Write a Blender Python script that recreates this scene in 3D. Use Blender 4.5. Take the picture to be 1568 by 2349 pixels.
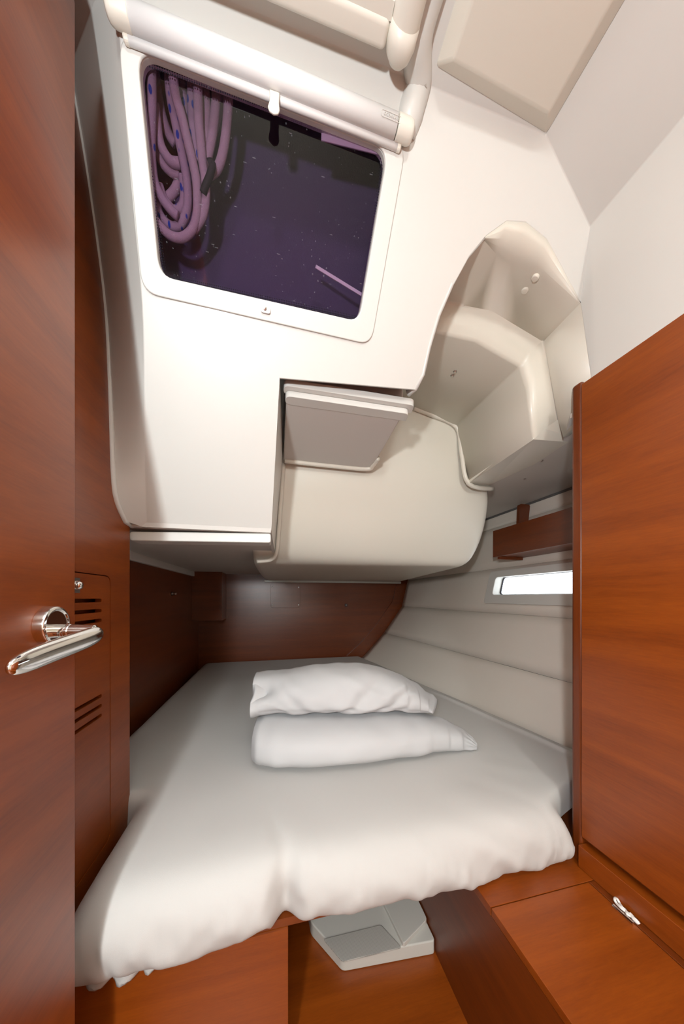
import bpy, bmesh, math, random
from mathutils import Vector, Matrix, noise
random.seed(7)
for o in list(bpy.data.objects): bpy.data.objects.remove(o)
S = bpy.context.scene
COL = S.collection
EYE = 1.08                       # camera height above the cabin sole; shapes below are written relative to eye level
FP = 680.0                       # focal length in pixels of the 1568 x 2349 frame
CX, CY = 784.0, 1370.0           # the horizon lies at y = 1370 (vertical lens shift)
TH = math.atan(154/680.0)        # the camera is turned this far to the right of the cabin's axis

# ------------------------------------------------------------------ camera
cd = bpy.data.cameras.new('camera'); cam = bpy.data.objects.new('camera', cd); COL.objects.link(cam)
cd.sensor_fit = 'HORIZONTAL'; cd.sensor_width = 36.0; cd.lens = 36.0*FP/1568
cd.shift_y = (CY-1174.5)/1568; cd.clip_start = 0.02
cam.location = (0, 0, EYE); cam.rotation_euler = (math.pi/2, 0, -TH)
S.camera = cam
# ------------------------------------------------------------------ world: bright overcast sky
w = bpy.data.worlds.new('sky'); S.world = w; w.use_nodes = True
w.node_tree.nodes['Background'].inputs[0].default_value = (0.95, 0.97, 1.0, 1)
w.node_tree.nodes['Background'].inputs[1].default_value = 4.0
# ------------------------------------------------------------------ the photographer's flash, left of the camera
ld = bpy.data.lights.new('flash', 'POINT'); ld.energy = 46.0; ld.color = (0.95, 1.0, 1.02); ld.shadow_soft_size = 0.035
lo = bpy.data.objects.new('flash', ld); COL.objects.link(lo); lo.location = (-0.27, -0.34, EYE+0.19)
# the same flash head also throws light up at the white ceiling above the photographer
ld3 = bpy.data.lights.new('flash_bounce', 'SPOT'); ld3.energy = 230.0; ld3.color = (0.95, 1.0, 1.02); ld3.shadow_soft_size = 0.03
ld3.spot_size = math.radians(75); ld3.spot_blend = 0.5
lo3 = bpy.data.objects.new('flash_bounce', ld3); COL.objects.link(lo3); lo3.location = (0.05, -0.42, EYE+0.22); lo3.rotation_euler = (math.pi, 0, 0)
# ------------------------------------------------------------------ added fill light behind the camera, lifts the far berth
ld2 = bpy.data.lights.new('rear_fill', 'POINT'); ld2.energy = 90.0; ld2.color = (0.97, 1.0, 1.0); ld2.shadow_soft_size = 0.15
lo2 = bpy.data.objects.new('rear_fill', ld2); COL.objects.link(lo2); lo2.location = (-0.10, -2.2, EYE+0.78)
# ------------------------------------------------------------------ exposure
vs = S.view_settings
vs.view_transform = 'Standard'; vs.look = 'None'; vs.exposure = -0.12; vs.gamma = 1.0; vs.use_curve_mapping = False

# ================================================================== helpers
FW = Vector((math.sin(TH), math.cos(TH), 0)); RT = Vector((math.cos(TH), -math.sin(TH), 0))
def ray(px, py): return FW + RT*((px-CX)/FP) + Vector((0, 0, -(py-CY)/FP))
KB, SB = 1.668, 1.54             # the sloping cockpit bulkhead: z = KB - SB*y
NB = Vector((0, -SB, -1)).normalized()   # its normal, towards the cabin
TB = Vector((0, 1, -SB)).normalized()    # its slope, downwards and aft
def U(px, py, x=None, y=None, z=None):
    r = ray(px, py)
    if x is not None: t = x/r.x
    elif y is not None: t = y/r.y
    else: t = z/r.z
    return r*t
def UB(px, py, back=0.0):        # a point on the bulkhead plane, moved 'back' metres out of the cabin
    k = KB + back*math.sqrt(1+SB*SB)
    r = ray(px, py)
    return r*(k/(r.z+SB*r.y))
def lin(c): 
    c /= 255.0
    return c/12.92 if c <= 0.04045 else ((c+0.055)/1.055)**2.4
def rgb(r, g, b): return (lin(r), lin(g), lin(b), 1)

def obj(name, verts, faces, mat, parent=None, smooth=False, bevel=0, seg=2, solid=0, offset=-1, angle=30, uv=None):
    vs_ = [Vector(v) for v in verts]
    lo_ = Vector((min(v.x for v in vs_), min(v.y for v in vs_), min(v.z for v in vs_)))
    hi_ = Vector((max(v.x for v in vs_), max(v.y for v in vs_), max(v.z for v in vs_)))
    org = Vector(((lo_.x+hi_.x)/2, (lo_.y+hi_.y)/2, lo_.z))
    me = bpy.data.meshes.new(name)
    me.from_pydata([v-org for v in vs_], [], faces); me.update()
    if uv:
        ul = me.uv_layers.new(name='uv')
        for l in me.loops: ul.data[l.index].uv = uv[l.vertex_index]
    o = bpy.data.objects.new(name, me); COL.objects.link(o)
    me.materials.append(mat)
    wl = org + Vector((0, 0, EYE))
    o['wl'] = tuple(wl)
    if parent is not None:
        o.parent = parent; o.location = wl - Vector(parent['wl'])
    else: o.location = wl
    if solid:
        m = o.modifiers.new('s', 'SOLIDIFY'); m.thickness = solid; m.offset = offset
    if bevel:
        m = o.modifiers.new('b', 'BEVEL'); m.width = bevel; m.segments = seg; m.limit_method = 'ANGLE'
        m.angle_limit = math.radians(angle); m.use_clamp_overlap = True; m.harden_normals = False
    if smooth or bevel:
        for p in me.polygons: p.use_smooth = True
        if not smooth or bevel:
            m = o.modifiers.new('wn', 'WEIGHTED_NORMAL'); m.keep_sharp = False; m.weight = 60
    return o
def thing(name, loc):
    e = bpy.data.objects.new(name, None); COL.objects.link(e); e.empty_display_size = 0.05
    e.location = Vector(loc) + Vector((0, 0, EYE)); e['wl'] = tuple(e.location)
    return e
def tag(o, label, cat=None, group=None, kind=None):
    if label: o['label'] = label
    if cat: o['category'] = cat
    if group: o['group'] = group
    if kind: o['kind'] = kind
    return o
def J(*parts):                   # joins shapes of ONE part
    V, F = [], []
    for v, f in parts:
        n = len(V); V += list(v); F += [tuple(i+n for i in q) for q in f]
    return V, F
def box(x0, x1, y0, y1, z0, z1):
    v = [(x0,y0,z0),(x1,y0,z0),(x1,y1,z0),(x0,y1,z0),(x0,y0,z1),(x1,y0,z1),(x1,y1,z1),(x0,y1,z1)]
    return v, [(3,2,1,0),(4,5,6,7),(0,1,5,4),(1,2,6,5),(2,3,7,6),(3,0,4,7)]
def prism(poly, d):              # poly: 3-D outline, d: extrusion vector
    n = len(poly); d = Vector(d)
    v = [Vector(p) for p in poly] + [Vector(p)+d for p in poly]
    f = [tuple(range(n))[::-1], tuple(range(n, 2*n))] + [(i, (i+1) % n, n+(i+1) % n, n+i) for i in range(n)]
    return v, f
def tube(path, rad, n=10, caps=True, flat=None):
    P = [Vector(p) for p in path]; m = len(P)
    R = rad if isinstance(rad, (list, tuple)) else [rad]*m
    T = [(P[min(i+1, m-1)]-P[max(i-1, 0)]).normalized() for i in range(m)]
    u = Vector((0, 0, 1)) if abs(T[0].z) < 0.9 else Vector((1, 0, 0))
    v, f = [], []
    for i in range(m):
        u = (u - T[i]*u.dot(T[i])).normalized(); b = T[i].cross(u)
        for k in range(n):
            a = 2*math.pi*k/n
            q = u*math.cos(a)*R[i]*(flat or 1) + b*math.sin(a)*R[i]
            v.append(P[i]+q)
    for i in range(m-1):
        for k in range(n):
            f.append((i*n+k, i*n+(k+1) % n, (i+1)*n+(k+1) % n, (i+1)*n+k))
    if caps: f += [tuple(range(n))[::-1], tuple(range((m-1)*n, m*n))]
    return v, f
def smoothpath(pts, k=6):        # Catmull-Rom
    P = [Vector(p) for p in pts]; out = []
    for i in range(len(P)-1):
        a, b, c, d = P[max(i-1, 0)], P[i], P[i+1], P[min(i+2, len(P)-1)]
        for j in range(k):
            t = j/k
            out.append(0.5*((2*b)+(c-a)*t+(2*a-5*b+4*c-d)*t*t+(3*b-a-3*c+d)*t**3))
    out.append(P[-1]); return out
def rounded(poly, r, seg=6):     # rounds the corners of a planar outline
    P = [Vector(p) for p in poly]; n = len(P); out = []
    for i in range(n):
        a, b, c = P[i-1], P[i], P[(i+1) % n]
        rr = min(r, (a-b).length*0.45, (c-b).length*0.45)
        p, q = b+(a-b).normalized()*rr, b+(c-b).normalized()*rr
        for j in range(seg+1):
            t = j/seg; out.append(p*(1-t)**2 + b*2*t*(1-t) + q*t*t)
    return out
def ring(outer, inner, d):       # a frame between two outlines of equal count, thickness d
    n = len(outer); d = Vector(d)
    v = [Vector(p) for p in outer]+[Vector(p) for p in inner]
    v += [p+d for p in v[:2*n]]
    f = []
    for i in range(n):
        j = (i+1) % n
        f += [(i, j, n+j, n+i), (2*n+j, 2*n+i, 3*n+i, 3*n+j), (i, 2*n+i, 2*n+j, j), (n+j, 3*n+j, 3*n+i, n+i)]
    return v, f
def lathe(c, axis, prof, n=24):  # prof: (distance along axis, radius)
    a = Vector(axis).normalized(); u = a.orthogonal().normalized(); b = a.cross(u); c = Vector(c)
    v, f = [], []
    for h, r in prof:
        for k in range(n):
            t = 2*math.pi*k/n; v.append(c+a*h+u*math.cos(t)*r+b*math.sin(t)*r)
    m = len(prof)
    for i in range(m-1):
        for k in range(n): f.append((i*n+k, i*n+(k+1) % n, (i+1)*n+(k+1) % n, (i+1)*n+k))
    f += [tuple(range(n))[::-1], tuple(range((m-1)*n, m*n))]
    return v, f
def loft(chains):                # rows of equal length
    n = len(chains[0]); v = [Vector(p) for c in chains for p in c]
    f = [(i*n+k, i*n+k+1, (i+1)*n+k+1, (i+1)*n+k) for i in range(len(chains)-1) for k in range(n-1)]
    return v, f
def fixnormals(o, toward=None):
    bm = bmesh.new(); bm.from_mesh(o.data)
    bmesh.ops.remove_doubles(bm, verts=bm.verts, dist=1e-5)
    bmesh.ops.recalc_face_normals(bm, faces=bm.faces)
    if toward is not None:
        t = Vector(toward)+Vector((0, 0, EYE))-Vector(o['wl'])
        s = sum((f.normal.dot(t-f.calc_center_median()) > 0 and 1 or -1)*f.calc_area() for f in bm.faces)
        if s < 0: bmesh.ops.reverse_faces(bm, faces=bm.faces)
    bm.to_mesh(o.data); bm.free(); return o
def cut(o, cutters):             # boolean difference with shapes; leaves no helper behind
    for vf in cutters:
        c = obj('cutter', vf[0], vf[1], o.data.materials[0]); fixnormals(c)
        c.location = Vector(c['wl']); 
        m = o.modifiers.new('c', 'BOOLEAN'); m.object = c; m.operation = 'DIFFERENCE'; m.solver = 'EXACT'
        # bring the cutter into the part's frame when the part is a child
        bpy.context.view_layer.update()
        dg = bpy.context.evaluated_depsgraph_get()
        nm = bpy.data.meshes.new_from_object(o.evaluated_get(dg))
        o.modifiers.remove(m); old = o.data; nm.name = old.name; o.data = nm
        bpy.data.objects.remove(c)
    return o

# ================================================================== materials
def mat(name):
    m = bpy.data.materials.new(name); m.use_nodes = True
    nt = m.node_tree; return m, nt, nt.nodes['Principled BSDF']
def N(nt, t, **kw):
    n = nt.nodes.new(t)
    for k, v in kw.items():
        if k in n.inputs: n.inputs[k].default_value = v
        else: setattr(n, k, v)
    return n
def plain(name, c, rough=0.5, metal=0, coat=0, bump=0, bscale=300, var=0):
    m, nt, b = mat(name)
    b.inputs['Base Color'].default_value = c; b.inputs['Roughness'].default_value = rough
    b.inputs['Metallic'].default_value = metal; b.inputs['Coat Weight'].default_value = coat
    b.inputs['Coat Roughness'].default_value = 0.15
    tc = N(nt, 'ShaderNodeTexCoord')
    nz = N(nt, 'ShaderNodeTexNoise', Scale=bscale, Detail=2.0)
    nt.links.new(tc.outputs['Object'], nz.inputs['Vector'])
    if bump:
        bp = N(nt, 'ShaderNodeBump', Strength=bump, Distance=0.002)
        nt.links.new(nz.outputs['Fac'], bp.inputs['Height']); nt.links.new(bp.outputs['Normal'], b.inputs['Normal'])
    if var:
        n2 = N(nt, 'ShaderNodeTexNoise', Scale=3.0, Detail=3.0)
        nt.links.new(tc.outputs['Object'], n2.inputs['Vector'])
        mx = N(nt, 'ShaderNodeMix', data_type='RGBA')
        mx.inputs[6].default_value = c; mx.inputs[7].default_value = (c[0]*(1-var), c[1]*(1-var*1.1), c[2]*(1-var*1.5), 1)
        nt.links.new(n2.outputs['Fac'], mx.inputs[0]); nt.links.new(mx.outputs[2], b.inputs['Base Color'])
    return m
def wood(name, c0, c1, axis, rough=0.36, coat=0.22):
    m, nt, b = mat(name)
    tc = N(nt, 'ShaderNodeTexCoord')
    s = {'X': (0.7, 14, 14), 'Y': (14, 0.7, 14), 'Z': (14, 14, 0.7)}[axis]
    mp = N(nt, 'ShaderNodeMapping'); mp.inputs['Scale'].default_value = s
    nt.links.new(tc.outputs['Object'], mp.inputs['Vector'])
    n1 = N(nt, 'ShaderNodeTexNoise', Scale=1.6, Detail=5.0, Roughness=0.6, Distortion=0.15)
    n2 = N(nt, 'ShaderNodeTexNoise', Scale=16.0, Detail=4.0, Roughness=0.75)
    nt.links.new(mp.outputs['Vector'], n1.inputs['Vector'])
    mp2 = N(nt, 'ShaderNodeMapping'); mp2.inputs['Scale'].default_value = tuple(v*(1 if v > 1 else 2.2) for v in s)
    nt.links.new(tc.outputs['Object'], mp2.inputs['Vector']); nt.links.new(mp2.outputs['Vector'], n2.inputs['Vector'])
    ad = N(nt, 'ShaderNodeMath', operation='MULTIPLY_ADD'); ad.inputs[1].default_value = 0.6
    nt.links.new(n2.outputs['Fac'], ad.inputs[0]); nt.links.new(n1.outputs['Fac'], ad.inputs[2])
    cr = N(nt, 'ShaderNodeValToRGB')
    cr.color_ramp.elements[0].position = 0.40; cr.color_ramp.elements[0].color = c0
    cr.color_ramp.elements[1].position = 1.15; cr.color_ramp.elements[1].color = c1
    nt.links.new(ad.outputs[0], cr.inputs[0]); nt.links.new(cr.outputs['Color'], b.inputs['Base Color'])
    bp = N(nt, 'ShaderNodeBump', Strength=0.06, Distance=0.001)
    nt.links.new(n2.outputs['Fac'], bp.inputs['Height']); nt.links.new(bp.outputs['Normal'], b.inputs['Normal'])
    b.inputs['Specular IOR Level'].default_value = 0.5
    b.inputs['Roughness'].default_value = rough; b.inputs['Coat Weight'].default_value = coat; b.inputs['Coat Roughness'].default_value = 0.3
    return m
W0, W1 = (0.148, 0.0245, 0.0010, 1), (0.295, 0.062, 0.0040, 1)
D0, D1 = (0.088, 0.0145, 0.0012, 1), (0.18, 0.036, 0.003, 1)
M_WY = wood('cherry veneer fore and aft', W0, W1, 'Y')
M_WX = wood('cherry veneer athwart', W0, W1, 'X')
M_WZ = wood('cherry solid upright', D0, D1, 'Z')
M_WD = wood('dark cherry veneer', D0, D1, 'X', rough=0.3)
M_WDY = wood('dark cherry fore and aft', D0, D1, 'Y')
M_GEL = plain('white gelcoat', (0.71, 0.71, 0.675, 1), 0.42, coat=0.15, var=0.03)
M_CREAM = plain('cream gelcoat', (0.75, 0.72, 0.635, 1), 0.40, coat=0.15, var=0.05)
M_SOFF = plain('grey white liner panel', (0.62, 0.59, 0.55, 1), 0.6, bump=0.02)
M_HULL = plain('off white hull liner plank', (0.87, 0.81, 0.73, 1), 0.6, bump=0.03, var=0.05)
M_DARK = plain('painted gap shade', (0.012, 0.008, 0.008, 1), 0.8)  # near black, puts shade into the backings of slots and gaps
M_SHEET = plain('pale cotton sheet', (0.575, 0.56, 0.54, 1), 0.92, bump=0.10, bscale=900, var=0.03)
M_PIL = plain('white pillowcase cotton', (0.56, 0.56, 0.565, 1), 0.9, bump=0.06, bscale=700)
M_CHR = plain('polished chrome', (0.82, 0.80, 0.77, 1), 0.08, metal=1)
M_STEEL = plain('brushed steel screw', (0.55, 0.53, 0.5, 1), 0.3, metal=1)
M_PVC = plain('white plastic', (0.86, 0.865, 0.855, 1), 0.45)
M_CAP = plain('ivory plastic', (0.78, 0.75, 0.66, 1), 0.4)
M_GREYP = plain('pale grey moulded plastic', (0.58, 0.56, 0.51, 1), 0.4)
M_NAVY = plain('dark navy canvas', (0.10, 0.085, 0.17, 1), 0.85, bump=0.1, bscale=400)
M_BLACK = plain('black webbing', (0.01, 0.01, 0.012, 1), 0.7)
M_RUB = plain('dark rubber gasket', (0.02, 0.02, 0.03, 1), 0.6)
M_TRIM = plain('grey seal strip', (0.13, 0.125, 0.12, 1), 0.6)
M_CORD = plain('white cord', (0.85, 0.82, 0.78, 1), 0.8)
# perforated grille
m, nt, b = mat('grey perforated grille'); M_GRILLE = m
b.inputs['Roughness'].default_value = 0.6
tc = N(nt, 'ShaderNodeTexCoord'); vo = N(nt, 'ShaderNodeTexVoronoi', Scale=330.0, Randomness=0.0)
nt.links.new(tc.outputs['Object'], vo.inputs['Vector'])
cr = N(nt, 'ShaderNodeValToRGB'); cr.color_ramp.elements[0].position = 0.28; cr.color_ramp.elements[1].position = 0.42
cr.color_ramp.elements[0].color = (0.10, 0.095, 0.085, 1); cr.color_ramp.elements[1].color = (0.45, 0.43, 0.39, 1)
nt.links.new(vo.outputs['Distance'], cr.inputs[0]); nt.links.new(cr.outputs[0], b.inputs['Base Color'])
# rope
def rope_mat(name, flecks):
    m, nt, b = mat(name); b.inputs['Roughness'].default_value = 0.9
    tc = N(nt, 'ShaderNodeTexCoord')
    fine = N(nt, 'ShaderNodeTexNoise', Scale=900.0, Detail=1.0); nt.links.new(tc.outputs['Object'], fine.inputs['Vector'])
    bp = N(nt, 'ShaderNodeBump', Strength=0.5, Distance=0.001)
    nt.links.new(fine.outputs['Fac'], bp.inputs['Height']); nt.links.new(bp.outputs['Normal'], b.inputs['Normal'])
    b.inputs['Base Color'].default_value = (0.50, 0.43, 0.43, 1)
    if flecks:
        mp = N(nt, 'ShaderNodeMapping'); mp.inputs['Scale'].default_value = (95, 60, 45)
        nt.links.new(tc.outputs['Object'], mp.inputs['Vector'])
        vo = N(nt, 'ShaderNodeTexVoronoi', Scale=1.0, Randomness=0.7); nt.links.new(mp.outputs['Vector'], vo.inputs['Vector'])
        cr = N(nt, 'ShaderNodeValToRGB'); cr.color_ramp.elements[0].position = 0.23; cr.color_ramp.elements[1].position = 0.30
        cr.color_ramp.elements[0].color = (0.02, 0.08, 0.42, 1); cr.color_ramp.elements[1].color = (0.46, 0.40, 0.42, 1)
        nt.links.new(vo.outputs['Distance'], cr.inputs[0]); nt.links.new(cr.outputs[0], b.inputs['Base Color'])
    return m
M_ROPE, M_ROPEB = rope_mat('white braided rope', False), rope_mat('white rope with blue flecks', True)
# tinted acrylic: see-through with a weak reflection; dots of the printed border, dust
def acrylic(name, tint, w=None, h=None):
    m = bpy.data.materials.new(name); m.use_nodes = True; nt = m.node_tree
    for n in list(nt.nodes): nt.nodes.remove(n)
    out = N(nt, 'ShaderNodeOutputMaterial'); tr = N(nt, 'ShaderNodeBsdfTransparent'); tr.inputs[0].default_value = tint
    gl = N(nt, 'ShaderNodeBsdfGlossy'); gl.inputs['Roughness'].default_value = 0.03; gl.inputs[0].default_value = (0.9, 0.9, 0.9, 1)
    lw = N(nt, 'ShaderNodeLayerWeight'); pw = N(nt, 'ShaderNodeMath', operation='POWER'); pw.inputs[1].default_value = 5.0
    nt.links.new(lw.outputs['Facing'], pw.inputs[0])
    fr = N(nt, 'ShaderNodeMath', operation='MULTIPLY_ADD'); fr.inputs[1].default_value = 0.6; fr.inputs[2].default_value = 0.022
    nt.links.new(pw.outputs[0], fr.inputs[0])
    mx = N(nt, 'ShaderNodeMixShader'); nt.links.new(fr.outputs[0], mx.inputs[0])
    nt.links.new(tr.outputs[0], mx.inputs[1]); nt.links.new(gl.outputs[0], mx.inputs[2])
    last = mx
    if w:
        uv = N(nt, 'ShaderNodeUVMap'); uv.uv_map = 'uv'
        sp = N(nt, 'ShaderNodeSeparateXYZ'); nt.links.new(uv.outputs[0], sp.inputs[0])
        def M(op, a, b_=None):
            n = N(nt, 'ShaderNodeMath', operation=op)
            for i, q in enumerate((a, b_)):
                if q is None: continue
                if isinstance(q, (int, float)): n.inputs[i].default_value = q
                else: nt.links.new(q, n.inputs[i])
            return n.outputs[0]
        u, v = sp.outputs[0], sp.outputs[1]
        du = M('MINIMUM', u, M('SUBTRACT', w, u)); dv = M('MINIMUM', v, M('SUBTRACT', h, v))
        d = M('MINIMUM', du, dv)                                   # metres from the pane's edge
        k = 2*math.pi/0.0052
        p = M('MULTIPLY', M('SINE', M('MULTIPLY', M('ADD', u, v), k*0.7)), M('SINE', M('MULTIPLY', M('SUBTRACT', u, v), k*0.7)))
        thr = M('SUBTRACT', M('MULTIPLY', d, 150.0), 1.3)         # dots shrink inwards
        dots = M('GREATER_THAN', p, thr)
        blk = N(nt, 'ShaderNodeBsdfDiffuse'); blk.inputs[0].default_value = (0.02, 0.017, 0.025, 1)
        m2 = N(nt, 'ShaderNodeMixShader'); nt.links.new(dots, m2.inputs[0]); nt.links.new(last.outputs[0], m2.inputs[1]); nt.links.new(blk.outputs[0], m2.inputs[2])
        last = m2
        vo = N(nt, 'ShaderNodeTexVoronoi', Scale=95.0, Randomness=1.0); nt.links.new(uv.outputs[0], vo.inputs['Vector'])
        nz = N(nt, 'ShaderNodeTexNoise', Scale=7.0, Detail=3.0); nt.links.new(uv.outputs[0], nz.inputs['Vector'])
        dust = M('MULTIPLY', M('LESS_THAN', vo.outputs['Distance'], M('SUBTRACT', M('MULTIPLY', nz.outputs['Fac'], 0.28), 0.045)), 0.10)
        # fine scratches
        mp = N(nt, 'ShaderNodeMapping'); mp.inputs['Scale'].default_value = (14, 75, 1); mp.inputs['Rotation'].default_value = (0, 0, 0.9)
        nt.links.new(uv.outputs[0], mp.inputs['Vector'])
        v2 = N(nt, 'ShaderNodeTexVoronoi', Scale=1.4, Randomness=1.0); nt.links.new(mp.outputs['Vector'], v2.inputs['Vector'])
        scr = M('MULTIPLY', M('LESS_THAN', v2.outputs['Distance'], 0.07), 0.12)
        wht = N(nt, 'ShaderNodeBsdfDiffuse'); wht.inputs[0].default_value = (0.6, 0.58, 0.65, 1)
        m3 = N(nt, 'ShaderNodeMixShader'); nt.links.new(M('MAXIMUM', dust, scr), m3.inputs[0]); nt.links.new(last.outputs[0], m3.inputs[1]); nt.links.new(wht.outputs[0], m3.inputs[2])
        last = m3
    nt.links.new(last.outputs[0], out.inputs[0])
    return m
M_CLEAR = acrylic('clear acrylic', (0.93, 0.95, 0.96, 1))

STR = 'structure'
# ================================================================== floor and walls
o = obj('floor', *box(-0.45, 1.0, -0.6, 2.75, -1.12, -1.08), M_WX); tag(o, 'brown wooden cabin floor below the berth', 'floor', kind=STR)
XL, XA = -0.40, -0.63            # locker side, aft part of the left wall
YB = 2.72                        # aft bulkhead
def hx(y, z):                    # the curved hull side
    zs = [-0.80, -0.62, -0.53, -0.34, -0.09, 0.195, 0.50, 0.62]
    near = [0.98, 1.075, 1.105, 1.145, 1.195, 1.265, 1.31, 1.32]
    far = [0.55, 0.745, 0.855, 1.03, 1.215, 1.284, 1.30, 1.305]
    for i in range(len(zs)-1):
        if z <= zs[i+1] or i == len(zs)-2:
            t = (z-zs[i])/(zs[i+1]-zs[i]); break
    t = max(0, min(1, t)); s = (y-0.95)/(YB-0.95)
    a = near[i]+(near[i+1]-near[i])*t; b_ = far[i]+(far[i+1]-far[i])*t
    return a+(b_-a)*s

wl = obj('wall_left', *box(XL-0.05, XL, -0.5, 0.95, -1.08, 1.16), M_WY)
tag(wl, 'brown veneered wall beside the open door', 'wall', kind=STR)
# the ventilated locker door let into that wall
ld0, ld1, lz0, lz1 = 0.60, 0.850, -0.60, 0.053
def yz(y0, y1, z0, z1, x): return [(x, y0, z0), (x, y1, z0), (x, y1, z1), (x, y0, z1)]
cut(wl, [prism(rounded(yz(ld0, ld1, lz0, lz1, XL-0.03), 0.02), (0.06, 0, 0))])
dk = obj('locker_shade', *box(XL-0.034, XL-0.0305, ld0-0.005, ld1+0.005, lz0-0.005, lz1+0.005), M_DARK, wl)  # dark sheet, the shade behind the slots put into colour
lk = obj('locker_door', *prism(rounded(yz(ld0+0.002, ld1-0.0022, lz0+0.002, lz1-0.0022, XL-0.014), 0.019), (0.0135, 0, 0)), M_WY)
cut(lk, [prism(rounded(yz(0.63, 0.812, z-0.0042, z+0.0042, XL-0.03), 0.004, 4), (0.06, 0, 0)) for z in (-0.0075, -0.0315, -0.0545, -0.233, -0.256, -0.279)])
lk.parent = wl; lk.location = Vector(lk['wl'])-Vector(wl['wl']); tag(lk, 'vented locker door with six slots')
lp = obj('latch_plate', *box(XL-0.0005, XL+0.0015, 0.694, 0.728, 0.009, 0.040), M_STEEL, lk)
obj('latch_button', *lathe((XL+0.0012, 0.714, 0.0245), (1, 0, 0), [(0, 0.009), (0.004, 0.0095), (0.009, 0.0085), (0.012, 0.005), (0.0128, 0.001)]), M_CHR, lk, smooth=True)
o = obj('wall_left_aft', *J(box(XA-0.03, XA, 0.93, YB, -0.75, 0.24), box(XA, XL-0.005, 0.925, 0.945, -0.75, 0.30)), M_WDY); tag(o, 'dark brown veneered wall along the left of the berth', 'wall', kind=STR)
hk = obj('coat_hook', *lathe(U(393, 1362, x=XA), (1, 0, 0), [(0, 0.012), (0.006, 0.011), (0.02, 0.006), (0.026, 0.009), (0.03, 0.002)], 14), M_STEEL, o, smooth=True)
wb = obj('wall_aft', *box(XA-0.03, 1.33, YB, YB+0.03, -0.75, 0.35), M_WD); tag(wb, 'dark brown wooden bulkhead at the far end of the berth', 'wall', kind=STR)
# curved facing strip where the bulkhead meets the hull
zz = [-0.64+0.06*i for i in range(15)]
outer = [Vector((hx(YB, z)+0.01, YB, z)) for z in zz]; inner = []
for i, z in enumerate(zz):
    t = (outer[min(i+1, len(zz)-1)]-outer[max(i-1, 0)]).normalized(); n_ = Vector((-t.z, 0, t.x))
    inner.append(outer[i]+n_*0.115)
st = obj('facing_strip', *prism(outer+inner[::-1], (0, -0.012, 0)), M_WD, wb, bevel=0.002)
ip = obj('inspection_panel', *prism(rounded([(-0.037, YB, -0.097), (0.226, YB, -0.097), (0.226, YB, 0.128), (-0.037, YB, 0.128)], 0.03), (0, -0.005, 0)), M_WD, wb, bevel=0.0015)
for sx in (-0.022, 0.211):
    for sz in (-0.07, 0.09):
        obj('screw', *lathe((sx, YB-0.0045, sz), (0, -1, 0), [(0, 0.007), (0.002, 0.006), (0.003, 0.001)], 10), M_STEEL, ip)
obj('socket_plate', *box(0.642, 0.668, YB-0.004, YB, -0.088, -0.062), M_RUB, wb)
obj('push_stud', *lathe((0.656, YB-0.003, -0.074), (0, -1, 0), [(0, 0.009), (0.006, 0.008), (0.009, 0.002)], 12), M_STEEL, wb)
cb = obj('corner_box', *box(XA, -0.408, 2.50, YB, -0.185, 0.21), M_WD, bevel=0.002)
tag(cb, 'dark wooden box in the far left corner under the overhang', 'box')

# unseen saloon shell, added to shut out sky light from behind
o = obj('wall_unseen', *J(box(-1.7, -1.68, -3.2, -0.5, -1.08, 1.17), box(1.88, 1.90, -3.2, -0.5, -1.08, 1.17), box(-1.7, 1.9, -3.22, -3.2, -1.08, 1.17), box(-1.7, -0.45, -0.52, -0.5, -1.08, 1.17), box(0.80, 1.9, -0.52, -0.505, 0.50, 1.17), box(1.07, 1.9, -0.52, -0.505, -1.08, 0.50)), M_CREAM); tag(o, 'unseen pale saloon walls behind the photographer, added to block and bounce light', 'wall', kind=STR)
o = obj('ceiling_unseen', *box(-1.7, 1.9, -3.22, -0.5, 1.17, 1.19), M_GEL); tag(o, 'unseen white saloon ceiling behind the photographer, added to block and bounce light', 'ceiling', kind=STR)
o = obj('floor_unseen', *box(-1.7, 1.9, -3.22, -0.6, -1.12, -1.08), M_WX); tag(o, 'unseen wooden floor of the added saloon shell behind the photographer', 'floor', kind=STR)
# ---- hull side: a backing with real planks; a hull window in the fourth plank
WY0, WY1, WZ0, WZ1 = 0.35, 1.475, 0.012, 0.116     # clear opening
def hullgrid(z0, z1, y0, y1, off, hole=False, nz=6):
    ys = sorted(set([y0+(y1-y0)*i/26 for i in range(27)]+([WY0, WY1] if hole else [])))
    zs = sorted(set([z0+(z1-z0)*i/nz for i in range(nz+1)]+([WZ0, WZ1] if hole else [])))
    v = [Vector((hx(y, z)+off, y, z)) for z in zs for y in ys]; f = []
    n = len(ys)
    for i in range(len(zs)-1):
        for k in range(n-1):
            if hole and WY0-1e-6 <= ys[k] and ys[k+1] <= WY1+1e-6 and WZ0-1e-6 <= zs[i] and zs[i+1] <= WZ1+1e-6: continue
            f.append((i*n+k, (i+1)*n+k, (i+1)*n+k+1, i*n+k+1))
    return v, f
wr = obj('wall_right', *hullgrid(-0.80, 0.56, 0.30, YB+0.01, 0.0125, True, 20), M_TRIM, solid=0.02, offset=1)
tag(wr, 'hull side lined with off-white planks to the right of the berth', 'wall', kind=STR)
fixnormals(wr, (2.5, 1.5, 0)); 
seams = [-0.79, -0.595, -0.34, -0.088, 0.168, 0.42, 0.497]
for i in range(6):
    p = obj('plank', *hullgrid(seams[i]+0.0007, seams[i+1]-0.0007, 0.32, YB-0.001, 0, i == 3, 5), M_HULL, wr)
    fixnormals(p, (2.5, 1.5, 0)); m_ = p.modifiers.new('s', 'SOLIDIFY'); m_.thickness = 0.011; m_.offset = 1
    for q in p.data.polygons: q.use_smooth = True
def hullpt(y, z, off): return Vector((hx(y, z)+off, y, z))
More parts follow.
